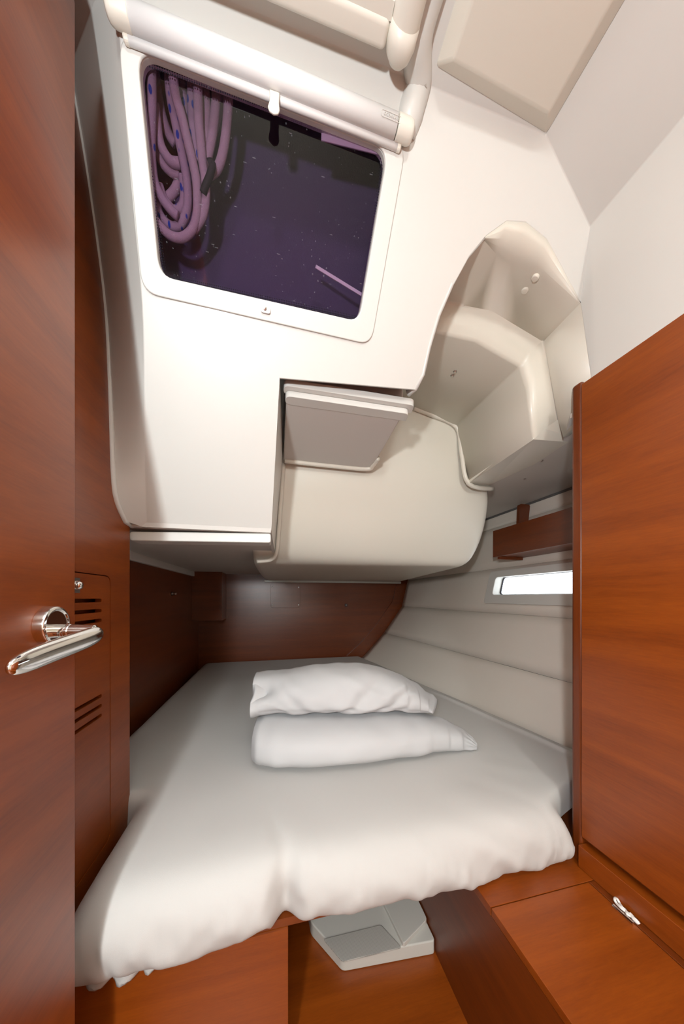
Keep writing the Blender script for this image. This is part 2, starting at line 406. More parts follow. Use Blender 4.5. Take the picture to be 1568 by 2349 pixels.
def hring(y0, y1, z0, z1, r, off): return [hullpt(p.x, p.y, off) for p in rounded([(y0, z0, 0), (y1, z0, 0), (y1, z1, 0), (y0, z1, 0)], r, 6)]
wn = obj('window_hull', *ring(hring(0.30, 1.525, -0.036, 0.152, 0.025, -0.013), hring(0.36, 1.468, 0.014, 0.114, 0.02, -0.013), (0.055, 0, 0)), M_GEL, bevel=0.003)
tag(wn, 'long narrow window in the white planked hull side', 'window', kind=STR)
o = obj('gasket', *ring(hring(0.352, 1.476, 0.008, 0.12, 0.02, 0.036), hring(0.362, 1.462, 0.0165, 0.1115, 0.02, 0.036), (0.006, 0, 0)), M_RUB, wn)
obj('pane', *prism(hring(0.352, 1.476, 0.008, 0.12, 0.02, 0.038), (0.004, 0, 0)), M_CLEAR, wn)

# ================================================================== overhead mouldings
CZ = 0.92; YT = (KB-CZ)/SB       # ceiling height; line where the bulkhead meets it
def BP(x, y): return Vector((x, y, KB-SB*y))
T0 = BP(-0.225, YT)
HX0, HX1, HY0, HY1 = -0.17, 0.162, 0.05, 0.418        # deck hatch opening
V, F = [], []
def quad(*p):
    n = len(V); V.extend(Vector(q) for q in p); F.append(tuple(range(n, n+len(p))))
ZL = 1.12
xs = [-0.45, -0.225, HX0, HX1, 0.525]; ys = [-0.5, HY0, HY1, YT]
for i in range(4):
    for k in range(3):
        if i == 2 and k == 1: continue
        z0_ = ZL if i == 0 else CZ
        quad((xs[i], ys[k], z0_), (xs[i+1], ys[k], CZ), (xs[i+1], ys[k+1], CZ), (xs[i], ys[k+1], z0_))
WF = U(160, 160, x=-0.402)
quad((-0.45, YT, ZL), T0, WF, (-0.45, WF.y, ZL))
# outboard slope and side
T3 = BP(0.70, (KB-0.845)/SB)
BR = UB(1331, 695)
quad((0.525, -0.5, CZ), (0.70, -0.5, 0.845), T3, BP(0.525, YT))
SD = Vector((0.80, BR.y, 0.49))
quad((0.70, -0.5, 0.845), (0.80, -0.5, 0.49), SD, BR, T3)
# flank at the left of the bulkhead
wallc = [Vector(WF)]+[U(px, py, x=-0.402) for px, py in ((206, 440), (240, 700), (250, 900), (256, 1090), (264, 1150), (283, 1195))]
lft = [T0]+[UB(px, py) for px, py in ((299, 400), (326, 700), (331, 900), (334, 1090), (335, 1150), (336, 1212))]
wallc, lft = smoothpath(wallc, 5), smoothpath(lft, 5)
for i in range(len(lft)-1): quad(wallc[i], lft[i], lft[i+1], wallc[i+1])
# the bulkhead face with the window opening
edge = [UB(px, py) for px, py in ((956, 895), (974, 860), (988, 797), (1009, 726), (1040, 654), (1076, 588), (1112, 548), (1150, 548), (1190, 562), (1240, 590))]+[BR]
roll = [0.004, 0.026, 0.034, 0.028, 0.002]               # the soft lower edge right of the bulkhead
rst = [edge[6+i]-TB*roll[i] for i in range(5)]
outl = lft+[UB(622, 1217), UB(641, 868)]+edge[:6]+rst[:4]+[BR]+[T3, BP(0.525, YT), BP(HX1, YT), BP(HX0, YT)]
pane_c = [(316, 118), (888, 346), (822, 738), (367, 634)]
hole = rounded([UB(*p) for p in pane_c], 0.026)
bm = bmesh.new()
ov = [bm.verts.new(p) for p in outl]; hv = [bm.verts.new(p) for p in hole]
es = [bm.edges.new((ov[i], ov[(i+1) % len(ov)])) for i in range(len(ov))]+[bm.edges.new((hv[i], hv[(i+1) % len(hv)])) for i in range(len(hv))]
bmesh.ops.triangle_fill(bm, edges=es, use_beauty=True)
bm.verts.index_update()
n = len(V); V += [v.co.copy() for v in bm.verts]; F += [tuple(v.index+n for v in f.verts) for f in bm.faces]; bm.free()
ce = obj('ceiling', V, F, M_GEL, smooth=True, bevel=0.010, seg=4, angle=14)
fixnormals(ce, (0, 0, 0)); 
m_ = ce.modifiers.new('s', 'SOLIDIFY'); m_.thickness = 0.022; m_.offset = -1
ce.modifiers.move(len(ce.modifiers)-1, 0)
for p in ce.data.polygons: p.use_smooth = True
tag(ce, 'white moulded cabin ceiling with the sloping bulkhead around the tinted window', 'ceiling', kind=STR)

obj('edge_bead', *tube([p+Vector((0.003, -0.002, 0)) for p in wallc]+[U(303, 1207, x=-0.399)], 0.007, 10), M_GEL, ce, smooth=True)
# proud panel in the coachroof right of the hatch
bz, tz = 0.897, 0.921
pv = [(0.285, -0.5, bz), (0.495, -0.5, bz), (0.495, 0.452, bz), (0.290, 0.442, bz), (0.262, -0.5, tz), (0.527, -0.5, tz), (0.527, 0.486, tz), (0.270, 0.466, tz)]
o = obj('raised_panel', pv, [(0, 1, 2, 3), (0, 3, 7, 4), (3, 2, 6, 7), (2, 1, 5, 6), (1, 0, 4, 5), (4, 7, 6, 5)], M_CREAM, ce, bevel=0.004, seg=3); fixnormals(o)
# rolled moulding edge running from the hatch surround down onto the bulkhead
pth = smoothpath([(0.232, -0.5, CZ+0.004), (0.232, 0.15, CZ+0.004), (0.232, 0.36, CZ+0.004), (0.228, 0.44, CZ+0.0), UB(958, 190, 0.004), UB(940, 262, 0.004), UB(930, 320, 0.008)], 8)
o = obj('rolled_edge', *tube(pth, [0.024]*(len(pth)-8)+[0.024-0.001*i for i in range(8)], 16), M_GEL, ce, smooth=True)
# tunnel under the coaming: arch, rim, inner run, second arch
A0 = [UB(958, 895), UB(1076, 588), UB(1150, 548), UB(1240, 590), BR]
s1f = [Vector((0.33, 0.60, 0.815)), edge[6], edge[8], BR]
band0 = [U(px, py, y=0.735) for px, py in ((900, 695), (1061, 700), (1127, 713), (1245, 784), (1262, 843), (1279, 963))]
band1 = [U(px, py, y=0.750) for px, py in ((880, 738), (1040, 739), (1107, 751), (1211, 812), (1229, 869), (1247, 984))]
rim1 = [U(px, py, y=0.757) for px, py in ((870, 748), (1030, 749), (1100, 764), (1203, 826), (1219, 880), (1236, 996))]
rim2 = [U(px, py, y=0.768) for px, py in ((860, 764), (1020, 766), (1091, 782), (1193, 841), (1208, 892), (1223, 1008))]
for c_ in (band0, band1, rim1, rim2): c_[0] = c_[1]+(c_[1]-c_[2])*1.6
run2 = [U(px, py, y=1.100) for px, py in ((880, 925), (948, 936), (985, 950), (1046, 979), (1058, 1040), (1074, 1109))]
V, F = [], []

def strip(a, b_):
    for i in range(len(a)-1): quad(a[i], a[i+1], b_[i+1], b_[i])
bb_ = [band0[1], (band0[1]+band0[2])/2, band0[2], (band0[2]+band0[3])/2, band0[3]]
ren = [edge[6+i]+(bb_[i]-edge[6+i]).normalized()*roll[i]*1.3 for i in range(5)]
arc = [[rst[i]*(1-t)**2+edge[6+i]*2*t*(1-t)+ren[i]*t*t for i in range(5)] for t in (0, 0.25, 0.5, 0.75, 1)]
arc[0][4] = BR
for q in range(4): strip(arc[q], arc[q+1])
strip(ren, bb_); quad(ren[0]+(band0[0]-band0[1]), ren[0], band0[1], band0[0])
strip(band0, band1); strip(band1, rim1); strip(rim1, rim2); strip(rim2, run2)
SE = Vector((0.86, 0.735, 0.535)); 
quad(BR, SD, (0.86, 0.735, 0.49), band0[5], band0[4], band0[3])
tn = obj('moulded_tunnel', V, F, M_CREAM, ce, smooth=True, bevel=0.007, seg=3, angle=24)
fixnormals(tn, (0.4, 0.6, 0.0)); m_ = tn.modifiers.new('s', 'SOLIDIFY'); m_.thickness = 0.02; m_.offset = -1
# ledges below the tunnel side
V, F = [], []
l0, l1 = U(1247, 984, y=0.750), U(1223, 1008, y=0.768)
e0, e1 = U(1330, 1003, y=0.752), U(1330, 1016, y=0.765)
quad(l0, e0, e1, l1)
quad(l1, e1, U(1119, 1114, z=0.494), run2[5])
quad(band0[5], U(1330, 935, y=0.735), e0, l0)
quad(run2[5], U(1119, 1114, z=0.494), U(1135, 1122, z=0.50), U(1076, 1116, y=1.10))
o = obj('ledge', V, F, M_CREAM, ce, smooth=False); fixnormals(o, (0.5, 0.5, -0.5)); m_ = o.modifiers.new('s', 'SOLIDIFY'); m_.thickness = 0.012; m_.offset = -1
# inboard return behind the bulkhead's free edge
ret = [[e for e in edge[:7]], [e+Vector((-0.006, 0.035, 0.004)) for e in edge[:7]], [Vector((e.x-0.02, max(e.y+0.06, 0.80+0.3*(0.8-e.z)), 0.86)) for e in edge[:7]]]
o = obj('edge_return', *loft(ret), M_GEL, ce, smooth=True); fixnormals(o, (0.8, 0.75, 0.3)); m_ = o.modifiers.new('s', 'SOLIDIFY'); m_.thickness = 0.008; m_.offset = -1
from mathutils.bvhtree import BVHTree
def onto(o, px, py):             # where the sight line through a pixel meets a built surface
    tr = BVHTree.FromPolygons([v.co+Vector(o['wl'])-Vector((0, 0, EYE)) for v in o.data.vertices], [tuple(p.vertices) for p in o.data.polygons])
    c, n_, _, _ = tr.ray_cast(Vector((0, 0, 0)), ray(px, py).normalized()*1.0)
    if n_.dot(ray(px, py)) > 0: n_ = -n_
    return c, n_
for px, py in ((1228, 635), (1204, 664)):
    c, n_ = onto(tn, px, py); obj('bolt_cap', *lathe(c-n_*0.004, n_, [(0, 0.0085), (0.008, 0.0085), (0.0095, 0.007), (0.010, 0.002)], 18), M_CAP, tn)
for px, py in ((1043, 851), (1037, 860)):
    c, n_ = onto(tn, px, py); obj('bolt', *lathe(c-n_*0.004, n_, [(0, 0.0065), (0.008, 0.0065), (0.010, 0.004)], 6), M_STEEL, tn)
# grey liner panel under the side deck, with seal strip along the hull
sv, sf = [], []
ys2 = [0.30+(YB-0.30)*i/20 for i in range(21)]
for y in ys2: sv += [Vector((0.80 if y < 0.75 else 0.912, y, 0.497)), Vector((hx(y, 0.5)-0.006, y, 0.497))]
sf = [(2*i, 2*i+1, 2*i+3, 2*i+2) for i in range(20)]
so = obj('side_deck_panel', sv, sf, M_SOFF, ce, solid=0.012, offset=0); fixnormals(so, (1, 1, -1)); 
so.modifiers[0].offset = -1
o = obj('seal_strip', *loft([[Vector((hx(y, 0.5)-0.007, y, 0.505)) for y in ys2], [Vector((hx(y, 0.5)-0.007, y, 0.487)) for y in ys2], [Vector((hx(y, 0.5)+0.012, y, 0.485)) for y in ys2]]), M_TRIM, ce, solid=0.004)
for px, py in ((1203, 1098), (1242, 1056)):
    c = U(px, py, z=0.497); obj('screw', *lathe(c, (0, 0, -1), [(0, 0.005), (0.003, 0.004), (0.004, 0.001)], 10), M_STEEL, so)
# moulded seat box over the berth: front, rounded lower edge, underside, outer side
ZU = 0.15
def bx_row(z, yl, yr, xr): return [Vector((x, yl+(yr-yl)*(x+0.09)/(0.95+0.09), z)) for x in [-0.09, 0.0, 0.12, 0.30, 0.5, 0.7, 0.85]]+[Vector((xr, yr, z))]
rows = []
prof = [(0.86, 1.10, 1.10, 0.62), (0.74, 1.11, 1.105, 0.84), (0.49, 1.13, 1.135, 0.935), (0.40, 1.17, 1.165, 0.955), (0.28, 1.24, 1.21, 0.958), (0.20, 1.31, 1.255, 0.945), (0.17, 1.35, 1.275, 0.93), (0.152, 1.40, 1.30, 0.905), (0.15, 1.46, 1.34, 0.90), (0.15, YB, YB, 1.18)]
for z, yl, yr, xr in prof:
    r_ = []
    for k in range(12):
        x = -0.09+(xr+0.09)*k/11; r_.append(Vector((x, yl+(yr-yl)*k/11, z)))
    # outer side runs aft along the hull
    r_.append(Vector((xr+0.012, yr+0.03, z+0.004))); r_.append(Vector((xr+0.20 if z > 0.16 else xr+0.03, YB if z > 0.16 else yr+0.10, z+0.008)))
    if z == prof[-1][0] and yl == YB: r_[-1] = Vector((xr+0.03, YB, z+0.01)); r_[-2] = Vector((xr+0.015, YB, z+0.005))
    rows.append(r_)
sb = obj('moulded_seat_box', *loft(rows), M_CREAM, ce, smooth=True)
fixnormals(sb, (0.4, 0.5, -0.2)); m_ = sb.modifiers.new('u', 'SUBSURF'); m_.levels = 2; m_.render_levels = 2
m_ = sb.modifiers.new('s', 'SOLIDIFY'); m_.thickness = 0.015; m_.offset = -1
o = obj('back_lip', *box(-0.09, 1.20, YB-0.03, YB-0.001, 0.133, 0.153), M_GEL, ce, bevel=0.004)
# left soffit and its side trim
o = obj('soffit', *J(box(XA-0.03, -0.012, 0.945, 1.32, 0.20, 0.23), box(XA-0.03, 0.06, 1.32, YB, 0.20, 0.23)), M_SOFF, ce)
o = obj('cover_strip', *box(XA, XA+0.022, 0.95, 2.5, 0.163, 0.201), M_SOFF, ce, bevel=0.003)
# right side of the hanging block, its bottom lip
o = obj('block_side', [UB(641, 868), UB(622, 1217), (0.0, 1.30, 0.19), (0.034, 1.14, 0.55)], [(0, 1, 2, 3)], M_GEL, ce); fixnormals(o, (0.5, 0.8, 0.3)); m_ = o.modifiers.new('s', 'SOLIDIFY'); m_.thickness = 0.012; m_.offset = -1
lipp = [U(296, 1219, y=0.965), U(621, 1223, y=0.955), U(621, 1245, y=0.955), U(296, 1240, y=0.965)]
o = obj('bottom_lip', *prism(rounded(lipp, 0.008, 4), (0, 0.06, 0)), M_GEL, ce, bevel=0.003)
# the raised underside behind the bulkhead: two stepped lips, then a recessed box
def lipbar(x0, x1, y0, y1, z0, z1): return prism(rounded([(x0, y0, z0), (x1, y0, z0), (x1+0.006, y0+0.03, z0), (x1+0.006, y1, z0), (x0, y1, z0)], 0.02, 5), (0, 0, z1-z0))
o = obj('stepped_lip', *lipbar(0.022, 0.382, 0.765, 0.80, 0.537, 0.556), M_GEL, ce, bevel=0.004, seg=3); fixnormals(o)
o = obj('stepped_lip', *lipbar(0.027, 0.372, 0.780, 0.815, 0.521, 0.5365), M_GEL, ce, bevel=0.004, seg=3); fixnormals(o)
o = obj('recessed_box', *J(prism([(0.03, 0.79, 0.524), (0.36, 0.79, 0.524), (0.368, 1.11, 0.50), (0.03, 1.11, 0.50)], (0, 0, 0.17))), M_SOFF, ce, bevel=0.006, seg=3); fixnormals(o)
bead = smoothpath([(0.035, 1.10, 0.497), (0.2, 1.104, 0.497), (0.345, 1.10, 0.497), (0.365, 1.075, 0.503), (0.37, 1.03, 0.51)], 5)
obj('sealant_bead', *tube(bead, 0.008, 10), M_CREAM, ce, smooth=True)
bead = smoothpath([(-0.075, 1.315, 0.153), (-0.02, 1.315, 0.16), (0.005, 1.29, 0.185), (0.012, 1.25, 0.23), (0.022, 1.18, 0.36), (0.032, 1.13, 0.5)], 5)
obj('sealant_bead', *tube(bead, 0.008, 10), M_CREAM, ce, smooth=True)
bead = [p+Vector((0, 0, 0)) for p in smoothpath([run2[1], run2[2], run2[3], run2[4], run2[5], U(1130, 1122, y=1.13)], 5)]
obj('sealant_bead', *tube(bead, 0.009, 10), M_CREAM, ce, smooth=True)

o = obj('deck', *J(box(-0.72, 1.47, 0.46, 2.80, 1.16, 1.18), box(1.45, 1.47, 0.28, 2.80, 0.52, 1.16), box(-0.72, -0.70, 0.93, 2.80, 0.2, 1.16), box(-0.72, -0.43, 0.93, 0.945, 0.23, 1.16), box(-0.72, 1.47, 2.78, 2.80, 0.15, 1.16), box(0.80, 1.47, 0.27, 0.29, -0.8, 1.16), box(0.80, 1.47, 0.27, 0.50, 1.14, 1.16), box(-0.21, 0.80, 0.455, 0.475, 0.945, 1.16), box(0.80, 0.82, -0.5, 0.50, 0.55, 1.16)), M_GEL)  # unseen cover outside the liner, added to keep sky light out
tag(o, 'unseen outer cover above the cabin liner, added to block sky light', 'deck', kind=STR)
# ================================================================== tinted cockpit window, blind and what lies outside
fo = [(271, 70), (931, 330), (850, 792), (327, 672)]
fr_o = rounded([UB(*p) for p in fo], 0.03); fr_i = rounded([UB(*p) for p in pane_c], 0.026)
wc = obj('window_cockpit', *ring(fr_o, fr_i, NB*0.005), M_GEL, bevel=0.0025, seg=3)
fixnormals(wc); tag(wc, 'tinted cockpit window in a white surround above the berth', 'window', kind=STR)
po = rounded([UB(*p, back=0.012)+Vector((0, 0, 0)) for p in [(314, 114), (892, 344), (825, 742), (364, 638)]], 0.028)
org = UB(316, 118, 0.012)
x0 = min(p.x for p in po); x1 = max(p.x for p in po); t0 = min(p.dot(TB) for p in po); t1 = max(p.dot(TB) for p in po)
M_TINT = acrylic('purple tinted acrylic', (0.54, 0.43, 0.55, 1), x1-x0, t1-t0)
obj('pane', po, [tuple(range(len(po)))], M_TINT, wc, uv=[(p.x-x0, p.dot(TB)-t0) for p in po])
c0 = UB(608, 711)
o = obj('catch', *prism(rounded([UB(598, 699, -0.005), UB(620, 705, -0.005), UB(620, 722, -0.005), UB(597, 717, -0.005)], 0.006), NB*0.006), M_PVC, wc, bevel=0.001); fixnormals(o)
obj('catch_screw', *lathe(UB(607, 707, -0.011), NB, [(0, 0.0042), (0.0015, 0.004), (0.0022, 0.001)], 12), M_STEEL, wc)
# roller blind above the window
rb = thing('roller_blind', UB(600, 160, -0.03)); tag(rb, 'white rolled-up blind cassette across the top of the tinted window', 'blind')
a, b_ = UB(264, 22, -0.016), UB(932, 301, -0.016); ax = (b_-a).normalized(); L = (b_-a).length
rc = 0.0150
obj('cassette', *tube([a+ax*0.018, b_-ax*0.022], rc, 28), M_PVC, rb, smooth=False)
for p in COL.objects['cassette'].data.polygons: p.use_smooth = len(p.vertices) == 4
for q, s in ((a, 1), (b_, -1)):
    obj('end_cap', *lathe(q+ax*s*0.020, -ax*s, [(0, rc+0.0008), (0.022, rc+0.0008), (0.029, rc-0.001), (0.0315, rc-0.005), (0.032, 0.002)], 28), M_CAP, rb, bevel=0.002)
a2, b2 = UB(292, 90, -0.009), UB(912, 338, -0.009)
pb = obj('pull_bar', *tube([a2, b2], 0.0058, 20), M_PVC, rb)
for p in pb.data.polygons: p.use_smooth = len(p.vertices) == 4
ax2 = (b2-a2).normalized()
for q, s in ((a2, -1), (b2, 1)): obj('bar_cap', *lathe(q-ax2*s*0.002, ax2*s, [(0, 0.0063), (0.005, 0.0063), (0.007, 0.005), (0.0075, 0.001)], 20), M_CAP, rb)
g0, g1 = UB(300, 76, -0.008), UB(905, 318, -0.008)
obj('guide_strip', *tube([g0, g1], 0.004, 6), M_GREYP, rb)
# pull tab
tc_ = UB(628, 226, -0.017); tw = Vector((1, 0, 0)); dn = (TB*1.0+NB*0.28).normalized()
tabp = [tc_+tw*x_+dn*y_ for x_, y_ in ((-0.0075, -0.007), (0.0095, -0.007), (0.0085, 0.006), (0.0095, 0.014), (0.0075, 0.019), (0.0, 0.0215), (-0.0075, 0.0195), (-0.0105, 0.0145), (-0.007, 0.006))]
o = obj('pull_tab', *prism(tabp, NB*0.005), M_CAP, rb, bevel=0.0018, seg=3); fixnormals(o)
# embossed maker's plate on the cassette
tcu = bpy.data.curves.new('lettering', 'FONT'); tcu.body = 'OCEANAIR'; tcu.size = 0.0048; tcu.extrude = 0.0003; tcu.align_x = 'CENTER'; tcu.align_y = 'CENTER'; tcu.space_character = 1.25
to = bpy.data.objects.new('lettering', tcu); COL.objects.link(to)
xax = ax; nn = (-(a+ax*L*0.93)).normalized(); nn = (nn-ax*nn.dot(ax)).normalized(); yax = nn.cross(xax).normalized()
up_n = (nn*0.86+yax*0.5).normalized(); yy = up_n.cross(xax).normalized()
pos = a+ax*(L*0.925)+up_n*(rc+0.0004)
Mx = Matrix(((xax.x, yy.x, up_n.x, pos.x), (xax.y, yy.y, up_n.y, pos.y), (xax.z, yy.z, up_n.z, pos.z+EYE), (0, 0, 0, 1)))
bpy.context.view_layer.update()
dg = bpy.context.evaluated_depsgraph_get(); tm = bpy.data.meshes.new_from_object(to.evaluated_get(dg)); bpy.data.objects.remove(to)
lt = obj('lettering', [Mx @ v.co - Vector((0, 0, EYE)) for v in tm.vertices], [tuple(p.vertices) for p in tm.polygons], M_GREYP, rb)
bord = [pos+xax*(p.x)+yy*p.y+up_n*(-0.0004) for p in rounded([(-0.01908, -0.0038, 0), (0.01908, -0.0038, 0), (0.01908, 0.0038, 0), (-0.01908, 0.0038, 0)], 0.0036)]
bord_i = [pos+xax*(p.x)+yy*p.y+up_n*(-0.0004) for p in rounded([(-0.018647999999999998, -0.0034, 0), (0.018647999999999998, -0.0034, 0), (0.018647999999999998, 0.0034, 0), (-0.018647999999999998, 0.0034, 0)], 0.0032)]
obj('plate_border', *ring(bord, bord_i, up_n*0.0005), M_GREYP, rb)

# the canvas enclosure of the cockpit outside that window
ef = [UB(286, 60, 0.0225)-TB*0.03, UB(1000, 330, 0.0225)-TB*0.03, UB(905, 830, 0.0225), UB(330, 720, 0.0225)]
ec = [p-NB*0.115-TB*(0.05 if i < 2 else 0.0) for i, p in enumerate(ef)]
o = obj('cockpit_canvas', ec+ef, [(0, 1, 2, 3), (0, 1, 5, 4), (1, 2, 6, 5), (2, 3, 7, 6), (3, 0, 4, 7)], M_NAVY, solid=0.004)
tag(o, 'dark navy canvas seen through the tinted window', 'canvas', kind=STR)
def rp(c, back): return UB(310+c[0]/4.792, 110+c[1]/4.792, back)
rc_ = thing('rope_coil', UB(420, 560, 0.06)); tag(rc_, 'coiled white rope with blue flecks hanging outside the tinted window', 'rope')
strands = [
 (1, .034, [(170,-160),(172,0),(175,250),(180,550),(175,850),(172,1050),(180,1250),(215,1480),(300,1660),(400,1790),(470,1850)]),
 (1, .046, [(345,-60),(350,100),(372,350),(400,600),(440,800),(480,1000),(522,1200),(560,1400),(580,1600),(570,1780),(515,1920),(430,1970),(330,1910),(255,1790),(215,1600),(185,1400)]),
 (0, .030, [(395,0),(410,200),(440,500),(510,750),(570,1000),(630,1250),(670,1450),(682,1650),(675,1850),(625,2000),(520,2085),(400,2070),(300,1990),(225,1900)]),
 (1, .056, [(500,0),(510,200),(520,450),(560,700),(592,850),(640,1100),(690,1320)]),
 (1, .044, [(590,60),(600,250),(620,450),(625,700),(642,900),(668,1100),(690,1260)]),
 (0, .034, [(665,60),(680,300),(690,550),(700,850),(725,1100),(745,1300),(762,1400),(778,1600),(755,1800),(700,1920),(640,2000)]),
 (0, .050, [(750,80),(765,330),(780,600),(780,850),(765,1050),(750,1200)]),
 (0, .062, [(870,100),(850,350),(830,600),(800,900),(775,1150)]),
 (0, .046, [(895,150),(900,400),(882,650),(862,850),(830,1050),(795,1200),(760,1330)]),
 (0, .066, [(1010,200),(980,430),(930,620),(885,800),(840,980)]),
 (0, .040, [(1020,200),(1025,430),(1020,650),(1000,900),(962,1150),(905,1320),(810,1400)]),
 (0, .050, [(215,600),(230,750),(262,1000),(320,1150),(400,1250),(490,1270)]),
 (0, .060, [(200,850),(225,1000),(250,1150),(320,1290),(420,1375),(490,1390)]),
 (0, .066, [(505,1230),(495,1400),(440,1560),(350,1660)]),
 (0, .070, [(215,250),(235,420),(285,700),(360,930),(440,1060)]),
 (1, .056, [(260,1500),(300,1620),(360,1720),(440,1790),(520,1740),(540,1600),(520,1400)]),
]
for k_, bk, pts in strands:
    obj('rope_strand', *tube(smoothpath([rp(p, bk) for p in pts], 6), 0.0078, 12), M_ROPEB if k_ else M_ROPE, rc_, smooth=True)
obj('webbing_strap', *tube(smoothpath([rp(p, .026) for p in ((800, 1270), (850, 1275), (820, 1400), (770, 1520), (745, 1600))], 5), 0.0062, 10), M_BLACK, rc_, smooth=True)
for pts, r_, lb in ((((736, 316), (884, 353)), 0.0045, 'thin white batten of light built as a strip, at the upper right of the tinted window'), (((723, 612), (829, 677)), 0.0032, 'thin white batten of light built as a strip, at the lower right of the tinted window')):
    p0, p1 = (UB(*pts[0], 0.02), UB(*pts[1], 0.017)) if r_ > 0.004 else (UB(*pts[0], 0.07), UB(*pts[1], 0.05))
    d_ = (p1-p0).normalized(); s_ = d_.cross(NB).normalized()
    o = obj('gleam', *prism([p0-s_*r_, p0+s_*r_, p1+s_*r_, p1-s_*r_], NB*0.004), M_PVC, bevel=0.001); fixnormals(o); tag(o, lb, 'gleam')  # solid white strips standing in for gleams of light in the pane

# ================================================================== deck hatch overhead
dh = obj('window_deck_hatch', *box(HX0-0.05, HX1+0.012, 0.425, 0.455, 0.882, CZ), M_CAP, bevel=0.008, seg=4)
tag(dh, 'deck hatch with an ivory blind frame in the ceiling', 'window', kind=STR)
obj('frame_rail', *box(HX0-0.05, HX1+0.01, 0.010, 0.05, 0.882, CZ), M_CAP, dh, bevel=0.008, seg=4)
for s, xx in ((1, 0.197), (-1, -0.208)):
    obj('blind_tube', *tube([(xx, 0.0, 0.893), (xx, 0.428, 0.893)], 0.0235, 24), M_CAP, dh, bevel=0.001)
    obj('tube_end', *lathe((xx, 0.424, 0.893), (0, 1, 0), [(0, 0.0242), (0.02, 0.0242), (0.032, 0.020), (0.04, 0.012), (0.042, 0.002)], 24), M_CAP, dh, smooth=True)
obj('frame_rail', *box(HX0-0.02, HX1+0.012, HY1-0.006, 0.428, 0.885, CZ+0.03), M_CAP, dh)
obj('hatch_rim', *ring([(HX0, HY0, 0.905), (HX1, HY0, 0.905), (HX1, HY1-0.004, 0.905), (HX0, HY1-0.004, 0.905)], [(HX0+0.01, HY0+0.01, 0.905), (HX1-0.010, HY0+0.01, 0.905), (HX1-0.010, HY1-0.010, 0.905), (HX0+0.01, HY1-0.010, 0.905)], (0, 0, 0.05)), M_STEEL, dh)
obj('gasket', *ring([(HX0+0.01, HY0+0.01, 0.925), (HX1-0.01, HY0+0.01, 0.925), (HX1-0.01, HY1-0.01, 0.925), (HX0+0.01, HY1-0.01, 0.925)], [(HX0+0.018, HY0+0.02, 0.925), (HX1-0.018, HY0+0.02, 0.925), (HX1-0.018, HY1-0.018, 0.925), (HX0+0.018, HY1-0.018, 0.925)], (0, 0, 0.01)), M_RUB, dh)
obj('pane', *box(HX0, HX1, HY0, HY1, 0.952, 0.958), M_CLEAR, dh)

# ================================================================== right: bench, wardrobe
BX, BT = 0.476, -0.70            # bench face, bench top
bn = thing('bench', (0.62, 0.1, -1.08)); tag(bn, 'brown wooden locker bench at the lower right under the wardrobe', 'bench')
obj('front_panel', *box(BX, BX+0.016, -0.5, 1.30, -1.08, BT-0.0205), M_WDY, bn)
obj('top_board', *box(BX-0.0012, 0.80, 0.579, 0.658, BT-0.02, BT), M_WX, bn, bevel=0.0012)
obj('top_board', *box(0.753, 0.80, -0.5, 0.5775, BT-0.02, BT), M_WDY, bn, bevel=0.0012)
obj('lid', *box(BX-0.0012, 0.7505, -0.5, 0.5765, BT-0.018, BT+0.0005), M_WX, bn, bevel=0.0012)
obj('lid_gap_shade', *box(BX+0.017, 0.79, -0.5, 0.65, BT-0.04, BT-0.021), M_DARK, bn)  # dark sheet under the lid, shade of the gaps put into colour
lc = thing('pull_cord', U(1428, 2096, z=BT)); tag(lc, 'short white twisted cord and metal bar on the bench lid', 'cord')
obj('bar', *tube([U(1405, 2077, z=BT+0.004), U(1452, 2119, z=BT+0.004)], 0.0035, 10), M_CHR, lc)
cp = [(1436, 2093), (1424, 2083), (1414, 2073), (1409, 2064), (1411, 2060), (1416, 2064), (1421, 2073), (1427, 2082), (1434, 2088), (1438, 2097), (1446, 2102), (1456, 2108), (1466, 2120)]
obj('cord', *tube(smoothpath([U(px, py, z=BT+0.005+0.003*(i % 2)) for i, (px, py) in enumerate(cp)], 5), 0.0026, 8), M_CORD, lc, smooth=True)
cp = [(1432, 2088), (1440, 2094), (1446, 2099), (1455, 2110), (1463, 2117)]
obj('cord', *tube(smoothpath([U(px, py, z=BT+0.005) for px, py in cp], 5), [0.002]*8+[0.004]*13, 8), M_CORD, lc, smooth=True)

WX = 0.780
wd = thing('wardrobe', (0.95, 0.1, BT)); tag(wd, 'tall brown wooden wardrobe on the right', 'wardrobe')
obj('side_panel', *box(WX, WX+0.02, -0.5, 0.617, -0.625, 0.556), M_WY, wd, bevel=0.0015)
obj('carcass', *box(WX+0.021, 1.07, -0.5, 0.640, BT+0.001, 0.48), M_WDY, wd)
pp = [Vector((x, y, BT+0.001)) for x, y in ((WX+0.001, 0.6175), (WX+0.001, 0.640), (WX+0.006, 0.6465), (WX+0.03, 0.6465), (WX+0.03, 0.6175))]
obj('corner_post', *prism(rounded(pp, 0.008, 5), (0, 0, 0.567-BT-0.001)), M_WZ, wd, bevel=0.006, seg=4)
obj('plinth', *box(WX-0.012, WX+0.02, -0.5, 0.616, BT+0.001, -0.643), M_WY, wd, bevel=0.0012)

